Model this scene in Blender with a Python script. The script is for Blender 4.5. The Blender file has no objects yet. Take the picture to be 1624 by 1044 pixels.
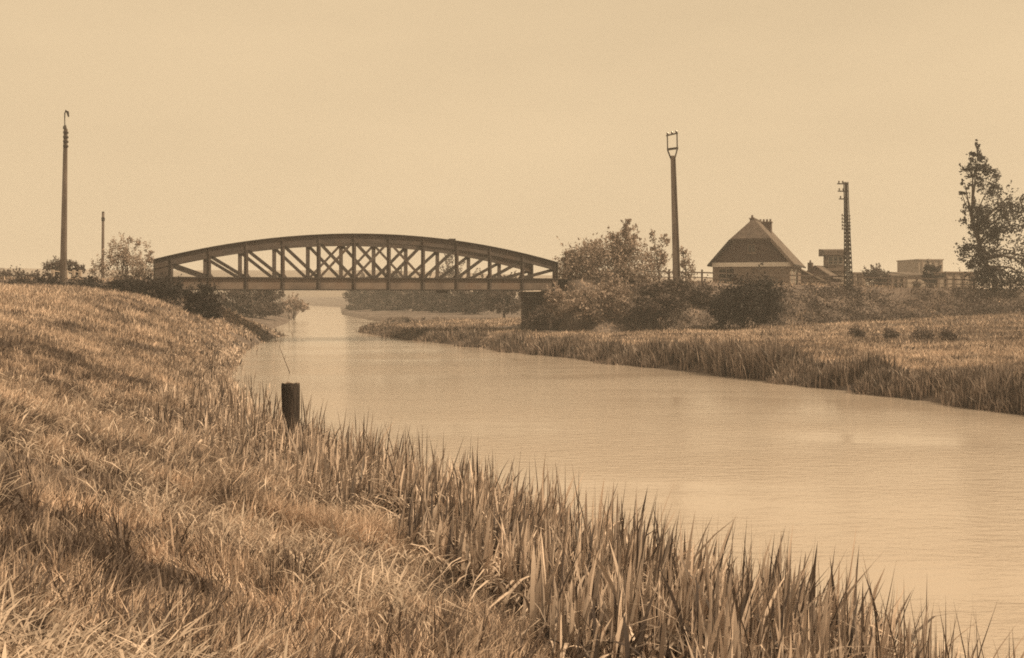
import bpy, bmesh, math, random
import numpy as np
from mathutils import Vector, Matrix

SC = bpy.context.scene
COL = SC.collection
R = math.radians
rng = np.random.default_rng(7)
random.seed(7)

# ------------------------------------------------------------------ camera
EYE = 3.2                       # metres above the water (water surface is z = 0)
cam_d = bpy.data.cameras.new('camera')
cam_d.sensor_width = 36.0
cam_d.lens = 36.0 * 1900.0 / 1624.0
cam_d.shift_y = -55.0 / 1624.0
cam_d.clip_start = 0.1
cam_d.clip_end = 6000
cam = bpy.data.objects.new('camera', cam_d)
cam.location = (0, 0, EYE)
cam.rotation_euler = (R(90), 0, 0)
COL.objects.link(cam)
SC.camera = cam

# ------------------------------------------------------------------ sky, sun, exposure
SUN_AZ, SUN_EL = R(113), R(46)  # from the right, a little behind the camera
TINT = (1.0, 0.75, 0.457)      # the brown toning of the old print
world = bpy.data.worlds.new('World')
SC.world = world
world.use_nodes = True
nt = world.node_tree
nt.nodes.clear()
sky = nt.nodes.new('ShaderNodeTexSky')
sky.sky_type = 'NISHITA'
sky.sun_disc = False
sky.sun_elevation = SUN_EL
sky.sun_rotation = SUN_AZ
sky.air_density = 1.0
sky.dust_density = 3.0
bw = nt.nodes.new('ShaderNodeRGBToBW')
mixf = nt.nodes.new('ShaderNodeMix')          # thin high haze evens the sky out
mixf.data_type = 'FLOAT'
mixf.inputs[0].default_value = 0.62
mixf.inputs[3].default_value = 7.6
tint = nt.nodes.new('ShaderNodeVectorMath')
tint.operation = 'SCALE'
tint.inputs[0].default_value = TINT
bg = nt.nodes.new('ShaderNodeBackground')
bg.inputs['Strength'].default_value = 0.1
out = nt.nodes.new('ShaderNodeOutputWorld')
nt.links.new(sky.outputs[0], bw.inputs[0])
nt.links.new(bw.outputs[0], mixf.inputs[2])
wtc = nt.nodes.new('ShaderNodeTexCoord')      # faint veil of high cloud, the same all round
wmp = nt.nodes.new('ShaderNodeMapping'); wmp.inputs['Scale'].default_value = (1.6, 1.6, 5.0)
wn = nt.nodes.new('ShaderNodeTexNoise'); wn.inputs['Scale'].default_value = 2.2; wn.inputs['Detail'].default_value = 5
wr = nt.nodes.new('ShaderNodeMapRange'); wr.inputs[1].default_value = .3; wr.inputs[2].default_value = .7; wr.inputs[3].default_value = .95; wr.inputs[4].default_value = 1.05
wm = nt.nodes.new('ShaderNodeMath'); wm.operation = 'MULTIPLY'
nt.links.new(wtc.outputs['Generated'], wmp.inputs[0]); nt.links.new(wmp.outputs[0], wn.inputs['Vector'])
nt.links.new(wn.outputs['Fac'], wr.inputs[0]); nt.links.new(mixf.outputs[0], wm.inputs[0]); nt.links.new(wr.outputs[0], wm.inputs[1])
nt.links.new(wm.outputs[0], tint.inputs['Scale'])
nt.links.new(tint.outputs[0], bg.inputs['Color'])
nt.links.new(bg.outputs[0], out.inputs[0])

sun_d = bpy.data.lights.new('sun', 'SUN')
sun_d.energy = 4.0
sun_d.angle = R(2.0)
sun_d.color = (1.0, 0.765, 0.475)
sun = bpy.data.objects.new('sun', sun_d)
sdir = Vector((math.sin(SUN_AZ) * math.cos(SUN_EL), math.cos(SUN_AZ) * math.cos(SUN_EL), math.sin(SUN_EL)))
sun.rotation_euler = sdir.to_track_quat('Z', 'Y').to_euler()
sun.location = (40, 20, 60)
COL.objects.link(sun)

SC.view_settings.view_transform = 'Standard'
SC.view_settings.look = 'None'
SC.view_settings.gamma = 1.0
SC.view_settings.exposure = 0.36
SC.view_settings.use_curve_mapping = False
SC.render.engine = 'CYCLES'
SC.cycles.max_bounces = 6
SC.cycles.diffuse_bounces = 3
SC.cycles.transmission_bounces = 3
SC.cycles.volume_bounces = 1
SC.cycles.pixel_filter_type = 'BLACKMAN_HARRIS'
SC.cycles.filter_width = 1.8
SC.cycles.use_denoising = False

F = 1900.0
def at(px, py, Y):
    """photo pixel + distance -> point in the place"""
    return Vector(((px - 812.0) / F * Y, Y, EYE - (py - 467.0) / F * Y))

# ------------------------------------------------------------------ small helpers
def tag(o, label=None, cat=None, group=None, kind=None):
    if label: o['label'] = label
    if cat: o['category'] = cat
    if group: o['group'] = group
    if kind: o['kind'] = kind
    return o

def empty(name, loc=(0, 0, 0), rz=0.0, label=None, cat=None, group=None):
    o = bpy.data.objects.new(name, None)
    o.empty_display_size = 0.3
    o.location = loc
    o.rotation_euler = (0, 0, rz)
    COL.objects.link(o)
    return tag(o, label, cat, group)

def link(name, me, mat=None, parent=None, loc=None, rz=None):
    o = bpy.data.objects.new(name, me)
    COL.objects.link(o)
    if mat is not None and len(me.materials) == 0:
        me.materials.append(mat)
    if parent is not None: o.parent = parent
    if loc is not None: o.location = loc
    if rz is not None: o.rotation_euler = (0, 0, rz)
    return o

class MB:
    """collects verts and faces for ONE mesh"""
    def __init__(s): s.v = []; s.f = []
    def hexa(s, pts):
        n = len(s.v); s.v += [tuple(p) for p in pts]
        for q in ((0, 3, 2, 1), (4, 5, 6, 7), (0, 1, 5, 4), (1, 2, 6, 5), (2, 3, 7, 6), (3, 0, 4, 7)):
            s.f.append(tuple(n + i for i in q))
        return s
    def box(s, x0, x1, y0, y1, z0, z1):
        return s.hexa([(x0, y0, z0), (x1, y0, z0), (x1, y1, z0), (x0, y1, z0),
                       (x0, y0, z1), (x1, y0, z1), (x1, y1, z1), (x0, y1, z1)])
    def bar(s, a, b, w, t, up=(0, 1, 0)):
        """bar from a to b, t thick along 'up', w across"""
        a = Vector(a); b = Vector(b); d = (b - a).normalized(); u = Vector(up)
        u = (u - d * u.dot(d)).normalized(); c = d.cross(u)
        P = []
        for e in (a, b):
            P += [e - c * w / 2 - u * t / 2, e + c * w / 2 - u * t / 2, e + c * w / 2 + u * t / 2, e - c * w / 2 + u * t / 2]
        return s.hexa(P)
    def tube(s, pts, rad, n=8, cap=True):
        n0 = len(s.v); k = len(pts)
        for i, p in enumerate(pts):
            p = Vector(p)
            d = (Vector(pts[min(i + 1, k - 1)]) - Vector(pts[max(i - 1, 0)])).normalized()
            u = Vector((1, 0, 0)) if abs(d.x) < 0.8 else Vector((0, 1, 0))
            u = (u - d * u.dot(d)).normalized(); c = d.cross(u)
            for j in range(n):
                a = 2 * math.pi * j / n
                s.v.append(tuple(p + (u * math.cos(a) + c * math.sin(a)) * rad[i]))
        for i in range(k - 1):
            for j in range(n):
                s.f.append((n0 + i * n + j, n0 + i * n + (j + 1) % n, n0 + (i + 1) * n + (j + 1) % n, n0 + (i + 1) * n + j))
        if cap:
            s.f.append(tuple(n0 + j for j in range(n))[::-1])
            s.f.append(tuple(n0 + (k - 1) * n + j for j in range(n)))
        return s
    def poly_prism(s, poly, y0, y1):
        """polygon in x,z pushed along y"""
        n0 = len(s.v); n = len(poly)
        s.v += [(x, y0, z) for x, z in poly] + [(x, y1, z) for x, z in poly]
        s.f.append(tuple(n0 + i for i in range(n)))
        s.f.append(tuple(n0 + n + i for i in range(n))[::-1])
        for i in range(n):
            j = (i + 1) % n
            s.f.append((n0 + j, n0 + i, n0 + n + i, n0 + n + j))
        return s
    def mesh(s, name, mat, bevel=0.0, smooth=False):
        me = bpy.data.meshes.new(name)
        me.from_pydata(s.v, [], s.f)
        bm = bmesh.new(); bm.from_mesh(me)
        bmesh.ops.recalc_face_normals(bm, faces=bm.faces)
        if bevel > 0:
            bmesh.ops.bevel(bm, geom=list(bm.edges), offset=bevel, segments=1, affect='EDGES')
        bm.to_mesh(me); bm.free()
        if smooth: me.polygons.foreach_set('use_smooth', [True] * len(me.polygons))
        if mat is not None: me.materials.append(mat)
        return me
    def build(s, name, mat, parent=None, bevel=0.0, smooth=False, loc=None, rz=None):
        return link(name, s.mesh(name, mat, bevel, smooth), None, parent, loc, rz)

# ------------------------------------------------------------------ numpy noise
_perm = np.random.default_rng(3).random((256, 256))
def vnoise(x, y):
    xi = np.floor(x).astype(int); yi = np.floor(y).astype(int)
    fx = x - xi; fy = y - yi
    fx = fx * fx * (3 - 2 * fx); fy = fy * fy * (3 - 2 * fy)
    g = lambda i, j: _perm[i % 256, j % 256]
    return (g(xi, yi) * (1 - fx) + g(xi + 1, yi) * fx) * (1 - fy) + (g(xi, yi + 1) * (1 - fx) + g(xi + 1, yi + 1) * fx) * fy
def fbm(x, y, o=3):
    s = 0; a = 0.5; t = 0
    for _ in range(o):
        s = s + a * vnoise(x, y); t += a; a *= 0.5; x = x * 2.03 + 17.3; y = y * 2.03 + 5.1
    return s / t

# ------------------------------------------------------------------ materials
def _mat(name):
    m = bpy.data.materials.new(name); m.use_nodes = True
    nt = m.node_tree
    return m, nt, nt.nodes['Principled BSDF'], nt.nodes['Material Output']

def noise_mat(name, a, b, scale=2.0, rough=0.85, detail=5.0, bump=0.0, bscale=None, stretch=None, lo=0.35, hi=0.65, spec=0.3, c=None, cscale=0.3):
    m, nt, p, o = _mat(name)
    tc = nt.nodes.new('ShaderNodeTexCoord'); src = tc.outputs['Object']
    if stretch:
        mp = nt.nodes.new('ShaderNodeMapping'); mp.inputs['Scale'].default_value = stretch
        nt.links.new(src, mp.inputs[0]); src = mp.outputs[0]
    n = nt.nodes.new('ShaderNodeTexNoise'); n.inputs['Scale'].default_value = scale; n.inputs['Detail'].default_value = detail
    nt.links.new(src, n.inputs['Vector'])
    r = nt.nodes.new('ShaderNodeValToRGB')
    r.color_ramp.elements[0].position = lo; r.color_ramp.elements[0].color = (*a, 1)
    r.color_ramp.elements[1].position = hi; r.color_ramp.elements[1].color = (*b, 1)
    nt.links.new(n.outputs['Fac'], r.inputs[0])
    colour = r.outputs[0]
    if c:
        n3 = nt.nodes.new('ShaderNodeTexNoise'); n3.inputs['Scale'].default_value = cscale; n3.inputs['Detail'].default_value = 4
        nt.links.new(tc.outputs['Object'], n3.inputs['Vector'])
        r3 = nt.nodes.new('ShaderNodeValToRGB'); r3.color_ramp.elements[0].position = 0.48; r3.color_ramp.elements[1].position = 0.64
        nt.links.new(n3.outputs['Fac'], r3.inputs[0])
        mx = nt.nodes.new('ShaderNodeMix'); mx.data_type = 'RGBA'
        nt.links.new(r3.outputs[0], mx.inputs[0]); nt.links.new(colour, mx.inputs[6]); mx.inputs[7].default_value = (*c, 1)
        colour = mx.outputs[2]
    nt.links.new(colour, p.inputs['Base Color'])
    p.inputs['Roughness'].default_value = rough
    p.inputs['Specular IOR Level'].default_value = spec
    if bump:
        n2 = nt.nodes.new('ShaderNodeTexNoise'); n2.inputs['Scale'].default_value = bscale or scale * 3; n2.inputs['Detail'].default_value = 6
        nt.links.new(src, n2.inputs['Vector'])
        bp = nt.nodes.new('ShaderNodeBump'); bp.inputs['Strength'].default_value = bump; bp.inputs['Distance'].default_value = 0.05
        nt.links.new(n2.outputs['Fac'], bp.inputs['Height']); nt.links.new(bp.outputs[0], p.inputs['Normal'])
    return m

def leaf_mat(name, trans=0.35, rough=0.6, spec=0.25):
    """colour comes from each leaf's own attribute; leaves let some light through"""
    m, nt, p, o = _mat(name)
    at_ = nt.nodes.new('ShaderNodeAttribute'); at_.attribute_name = 'Col'
    nt.links.new(at_.outputs['Color'], p.inputs['Base Color'])
    p.inputs['Roughness'].default_value = rough
    p.inputs['Specular IOR Level'].default_value = spec
    tr = nt.nodes.new('ShaderNodeBsdfTranslucent')
    nt.links.new(at_.outputs['Color'], tr.inputs['Color'])
    mx = nt.nodes.new('ShaderNodeMixShader'); mx.inputs[0].default_value = trans
    nt.links.new(p.outputs[0], mx.inputs[1]); nt.links.new(tr.outputs[0], mx.inputs[2])
    nt.links.new(mx.outputs[0], o.inputs['Surface'])
    return m

M = {}
M['ground'] = noise_mat('dry_turf', (.07, .056, .053), (.18, .144, .13), 1.3, .95, 8, .6, 9, c=(.09, .068, .06), cscale=.12)
M['road'] = noise_mat('road_dirt', (.33, .28, .24), (.42, .36, .31), 1.5, .95, 6, .3)
M['hill'] = noise_mat('far_fields', (.16, .13, .11), (.26, .21, .18), .01, .95, 4, stretch=(1, 1, 6))
M['steel'] = noise_mat('painted_iron', (.040, .032, .031), (.075, .060, .057), 1.2, .6, 6, .15, 30, c=(.06, .042, .035), cscale=.7)
M['steel_web'] = noise_mat('lighter_iron', (.085, .066, .059), (.15, .117, .102), 1.0, .7, 6, .15, 30, c=(.12, .085, .07), cscale=.6)  # lighter tone for the bottom girder web
M['steel_dark'] = noise_mat('dark_iron', (.022, .018, .017), (.042, .034, .032), 2, .55, 5, .1, 30)
M['concrete'] = noise_mat('weathered_concrete', (.075, .059, .053), (.14, .112, .10), 1.6, .9, 7, .3, 14, stretch=(3, 3, .5))
M['wood_pole'] = noise_mat('tarred_wood', (.06, .045, .04), (.11, .083, .072), 3, .85, 6, .3, 14, stretch=(6, 6, .6))
M['stump'] = noise_mat('wet_timber', (.018, .014, .013), (.050, .037, .033), 6, .8, 8, .9, 16, stretch=(5, 5, .5))
M['stump_end'] = noise_mat('sawn_timber', (.10, .075, .062), (.2, .155, .13), 14, .9, 6, .6, 30)
M['brick'] = noise_mat('dark_brick', (.07, .050, .045), (.12, .088, .08), 3.5, .9, 7, .3, 20, stretch=(1, 1, 2.5))
M['brick_lower'] = noise_mat('worn_brick', (.13, .098, .083), (.22, .17, .145), 2.5, .9, 7, .3, 18, stretch=(1, 1, 2.5))
M['plaster'] = noise_mat('pale_render', (.62, .56, .51), (.76, .70, .65), 1.2, .9, 6, .15, 12)
M['plaster_grey'] = noise_mat('grey_render', (.26, .215, .185), (.36, .30, .26), .8, .9, 6, .15, 12)
M['roof'] = noise_mat('mossy_tiles', (.075, .059, .052), (.15, .119, .104), 2.2, .9, 7, .5, 9)
M['roof_dark'] = noise_mat('dark_tiles', (.055, .042, .038), (.095, .073, .066), 2.2, .9, 7, .4, 9)
M['stone'] = noise_mat('abutment_stone', (.05, .040, .037), (.10, .078, .07), 1.8, .9, 7, .5, 8)
M['white_paint'] = noise_mat('limewash', (.55, .50, .45), (.70, .65, .60), 3, .8, 5)
M['glass'] = noise_mat('window_glass', (.02, .018, .016), (.04, .034, .03), 2, .12, 2, spec=.5)
M['timber'] = noise_mat('old_boards', (.12, .092, .08), (.20, .158, .138), 3, .9, 6, .3, 12, stretch=(4, 4, .7))
M['porcelain'] = noise_mat('insulator', (.05, .04, .036), (.09, .07, .064), 4, .3, 2, spec=.5)
M['leaf'] = leaf_mat('leaves', .22)
M['grass'] = leaf_mat('grass_blades', .3, .55)
M['reed'] = leaf_mat('reed_leaves', .22, .5, .3)
M['bark'] = noise_mat('bark', (.055, .042, .037), (.11, .084, .073), 4, .9, 6, .5, 14, stretch=(4, 4, .8))

def water_mat():
    m, nt, p, o = _mat('canal_water')
    p.inputs['Base Color'].default_value = (.42, .355, .31, 1)      # silty water
    p.inputs['Roughness'].default_value = .05
    p.inputs['IOR'].default_value = 1.33
    tc = nt.nodes.new('ShaderNodeTexCoord')
    mp = nt.nodes.new('ShaderNodeMapping'); mp.inputs['Scale'].default_value = (1.0, 2.2, 1); mp.inputs['Rotation'].default_value = (0, 0, R(-12))
    nt.links.new(tc.outputs['Object'], mp.inputs[0])
    n1 = nt.nodes.new('ShaderNodeTexNoise'); n1.inputs['Scale'].default_value = 2.2; n1.inputs['Detail'].default_value = 5; n1.inputs['Roughness'].default_value = .62
    n2_ = nt.nodes.new('ShaderNodeTexNoise'); n2_.inputs['Scale'].default_value = .10; n2_.inputs['Detail'].default_value = 4
    n2 = nt.nodes.new('ShaderNodeMapRange')                          # calm and wind-ruffled patches
    n2.inputs[1].default_value = .40; n2.inputs[2].default_value = .62; n2.inputs[3].default_value = .22; n2.inputs[4].default_value = 1.0
    mp2 = nt.nodes.new('ShaderNodeMapping'); mp2.inputs['Scale'].default_value = (.6, 1.6, 1); mp2.inputs['Rotation'].default_value = (0, 0, R(8))
    nt.links.new(tc.outputs['Object'], mp2.inputs[0]); nt.links.new(mp2.outputs[0], n2_.inputs['Vector']); nt.links.new(n2_.outputs['Fac'], n2.inputs[0])
    nt.links.new(mp.outputs[0], n1.inputs['Vector'])
    ml = nt.nodes.new('ShaderNodeMath'); ml.operation = 'MULTIPLY'
    nt.links.new(n1.outputs['Fac'], ml.inputs[0]); nt.links.new(n2.outputs[0], ml.inputs[1])
    bp = nt.nodes.new('ShaderNodeBump'); bp.inputs['Strength'].default_value = 1.0; bp.inputs['Distance'].default_value = .038
    nt.links.new(ml.outputs[0], bp.inputs['Height']); nt.links.new(bp.outputs[0], p.inputs['Normal'])
    return m
M['water'] = water_mat()

# ------------------------------------------------------------------ lie of the land
LEFT = np.array([(12, -25), (7, -6), (4.9, 2), (2.6, 8), (1.5, 10.3), (.6, 12.9), (-1.7, 17.8), (-4.6, 23.9), (-7.4, 32), (-10.9, 45), (-14.2, 62), (-16.6, 77), (-17.3, 86), (-17.7, 93.5),
                 (-20.5, 97), (-24.5, 130), (-33, 184), (-52, 300), (-78, 350), (-165, 405), (-420, 435), (-1240, 455)], float)
RIGHT = np.array([(34, -25), (27, 0), (23.5, 8), (16.8, 25), (13.4, 33), (9.2, 45), (1.3, 64), (-4.6, 78), (-9, 90), (-12.9, 101), (-12.2, 106), (-8.6, 128), (-9.5, 133), (-16, 141), (-27, 190), (-43, 300), (-62, 352), (-140, 409), (-400, 439), (-1200, 459)], float)
def xl(y): return np.interp(y, LEFT[:, 1], LEFT[:, 0])
def xr(y): return np.interp(y, RIGHT[:, 1], RIGHT[:, 0])

AX = np.array([math.cos(R(16.6)), math.sin(R(16.6))])        # bridge axis on the ground
NB = np.array([-AX[1], AX[0]])                               # across the bridge, away from the camera
FOOT = np.array([-22.8, 76.7])                               # near truss opposite the camera
BW = 5.8                                                     # between the trusses
S0, S1 = -.15, 27.15                                         # ends of the iron work along the axis
ROADL, ROADR = 4.15, 4.25

def embank(x, y):
    cx = x - (FOOT[0] + NB[0] * BW / 2); cy = y - (FOOT[1] + NB[1] * BW / 2)
    s = cx * AX[0] + cy * AX[1]; t = cx * NB[0] + cy * NB[1]
    # left approach
    sl = np.minimum(s, S0 + .4)
    dl = np.hypot(s - sl, t)
    hl = ROADL - np.maximum(0, dl - 3.3) / 1.75
    hl = np.minimum(hl, .25 + .62 * np.maximum(0, (xl(y) - x) / 1.05))
    sr_ = np.maximum(s, S1 + 1.3)
    dr = np.hypot((s - sr_) * 7.0, t)
    top = ROADR - np.clip((sr_ - S1) / 40, 0, 3) * 0.75
    hr = top - np.maximum(0, dr - 3.4) / 1.7
    return np.maximum(hl, hr), s, t

def height(x, y):
    x = np.asarray(x, float); y = np.asarray(y, float)
    L = xl(y); Rr = xr(y)
    sl = (xl(y + 3) - xl(y - 3)) / 6; sr = (xr(y + 3) - xr(y - 3)) / 6
    dl = (L - x) / np.sqrt(1 + sl * sl); dr = (x - Rr) / np.sqrt(1 + sr * sr)
    n1 = fbm(x * .35, y * .35, 3) - .5; n2 = fbm(x * .06 + 40, y * .06, 3) - .5
    hl = np.interp(dl, [-2.5, -.4, 0, 1.4, 3, 6, 9, 12, 16, 30, 60], [-1.0, -.25, 0, .38, .9, 1.8, 2.5, 3.1, 3.45, 3.6, 2.6])
    hl2 = np.interp(dl, [-2.5, -.4, 0, 1.0, 3, 8, 20, 60], [-1.0, -.25, 0, .4, .7, 1.3, 1.6, 1.8])
    hl3 = np.interp(dl, [-2.5, -.4, 0, .8, 2.6, 6, 10, 16, 30, 60], [-1.0, -.25, 0, .5, 1.75, 3.0, 3.5, 3.6, 3.6, 2.6])
    w3 = np.clip((y - 38) / 26, 0, 1); w3 = w3 * w3 * (3 - 2 * w3); hl = hl * (1 - w3) + hl3 * w3
    w = np.clip((y - 84) / 14, 0, 1); hl = hl * (1 - w) + hl2 * w
    hr = np.interp(dr, [-2.5, -.4, 0, .6, 5, 18, 32, 45, 80], [-1.0, -.25, 0, .38, .6, .8, 1.35, 1.9, 2.4])
    inl = dl > -dr * 0 - 0
    base = np.where(dl > 0, hl, np.where(dr > 0, hr, np.maximum(np.where(dl > -2.5, hl, -1), np.where(dr > -2.5, hr, -1))))
    land = np.clip(np.maximum(dl, dr) / 1.5, 0, 1)
    rough = np.clip(np.maximum(dl, dr) / 4, 0, 1)
    base = base + land * n1 * .2 + rough * n2 * .10
    e, s, t = embank(x, y)
    e = e + (n1 * .18) * np.clip((np.abs(t) - 2.6) / 1.2, 0, 1)
    return np.where(np.maximum(dl, dr) > 0, np.maximum(base, e), base)

def hz(x, y): return float(height(np.array([x]), np.array([y]))[0])

def build_ground():
    def axis(lo, hi, parts):
        a = []
        for s, e, st in parts: a.append(np.arange(s, e, st))
        return np.unique(np.concatenate(a + [np.array([lo, hi])]))
    xs = axis(-1250, 1250, [(-1250, -200, 50), (-200, -60, 6), (-60, -30, 1.2), (-30, 16, .4), (16, 60, 1.0), (60, 200, 6), (200, 1250, 50)])
    ys = axis(-40, 2500, [(-40, -4, 3), (-4, 40, .4), (40, 112, .6), (112, 240, 2.5), (240, 600, 12), (600, 2500, 60)])
    X, Y = np.meshgrid(xs, ys)
    Z = height(X, Y)
    nx, ny = len(xs), len(ys)
    v = np.stack([X.ravel(), Y.ravel(), Z.ravel()], 1)
    i = np.arange(nx * ny).reshape(ny, nx)
    f = np.stack([i[:-1, :-1], i[:-1, 1:], i[1:, 1:], i[1:, :-1]], -1).reshape(-1, 4)
    me = mesh_np('ground', v, f)
    me.polygons.foreach_set('use_smooth', np.ones(len(f), bool))
    return link('ground', me, M['ground'])

def mesh_np(name, v, quads=None, tris=None, col=None):
    me = bpy.data.meshes.new(name)
    v = np.ascontiguousarray(v, np.float32)
    q = np.zeros((0, 4), np.int32) if quads is None else np.asarray(quads, np.int32)
    t = np.zeros((0, 3), np.int32) if tris is None else np.asarray(tris, np.int32)
    me.vertices.add(len(v)); me.vertices.foreach_set('co', v.ravel())
    me.loops.add(q.size + t.size); me.loops.foreach_set('vertex_index', np.concatenate([q.ravel(), t.ravel()]))
    me.polygons.add(len(q) + len(t))
    ls = np.concatenate([np.arange(len(q)) * 4, q.size + np.arange(len(t)) * 3]).astype(np.int32)
    me.polygons.foreach_set('loop_start', ls)
    if col is not None:
        a = me.color_attributes.new('Col', 'FLOAT_COLOR', 'POINT')
        c = np.ones((len(v), 4), np.float32); c[:, :3] = col
        a.data.foreach_set('color', c.ravel())
    me.update(calc_edges=True)
    return me

tag(build_ground(), kind='structure')

def build_water():
    ys = np.unique(np.concatenate([np.arange(-25, 150, 1.0), np.arange(150, 456, 5.0)]))
    l = xl(ys) - 1.2; r = xr(ys) + 1.2
    v = np.concatenate([np.stack([l, ys, 0 * ys], 1), np.stack([r, ys, 0 * ys], 1)])
    n = len(ys); i = np.arange(n - 1)
    q = np.stack([i, n + i, n + i + 1, i + 1], 1)
    return link('water', mesh_np('water', v, q), M['water'])
tag(build_water(), kind='structure')

def build_hills():
    xs = np.arange(-1150, 1151, 10.0); ys = np.array([462, 480, 505, 540, 600, 700, 1250.])
    X, Y = np.meshgrid(xs, ys)
    prof = np.interp(Y, [462, 510, 560, 1250], [0, .9, 1, 1.05])
    amp = np.interp(X, [-1150, -420, -330, -60, 40, 1150], [.3, .5, 1, .95, .7, .4]) * 14.5
    Z = 1.2 + prof * (amp + 2.2 * (fbm(X * .012, Y * .012) - .5))
    nx, ny = len(xs), len(ys)
    i = np.arange(nx * ny).reshape(ny, nx)
    f = np.stack([i[:-1, :-1], i[:-1, 1:], i[1:, 1:], i[1:, :-1]], -1).reshape(-1, 4)
    me = mesh_np('hills', np.stack([X.ravel(), Y.ravel(), Z.ravel()], 1), f)
    me.polygons.foreach_set('use_smooth', np.ones(len(f), bool))
    return link('hills', me, M['hill'])
tag(build_hills(), kind='structure')

def build_road():
    """dirt carriageway along both approaches, just above the embankment top"""
    v = []; q = []
    for a, b, n in ((-60, S0 - .1, 30), (S1 + .1, 95, 40)):
        k0 = len(v)
        for i in range(n + 1):
            s = a + (b - a) * i / n
            for t in (-2.2, 2.2):
                p = FOOT + NB * (BW / 2 + t) + AX * s
                top = ROADL if s < 10 else ROADR - min(max((s - S1) / 40, 0), 3) * .75
                v.append((p[0], p[1], top + .03))
        for i in range(n):
            q.append((k0 + 2 * i, k0 + 2 * i + 1, k0 + 2 * i + 3, k0 + 2 * i + 2))
    return link('road', mesh_np('road', np.array(v), np.array(q)), M['road'])
tag(build_road(), kind='structure')

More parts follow.
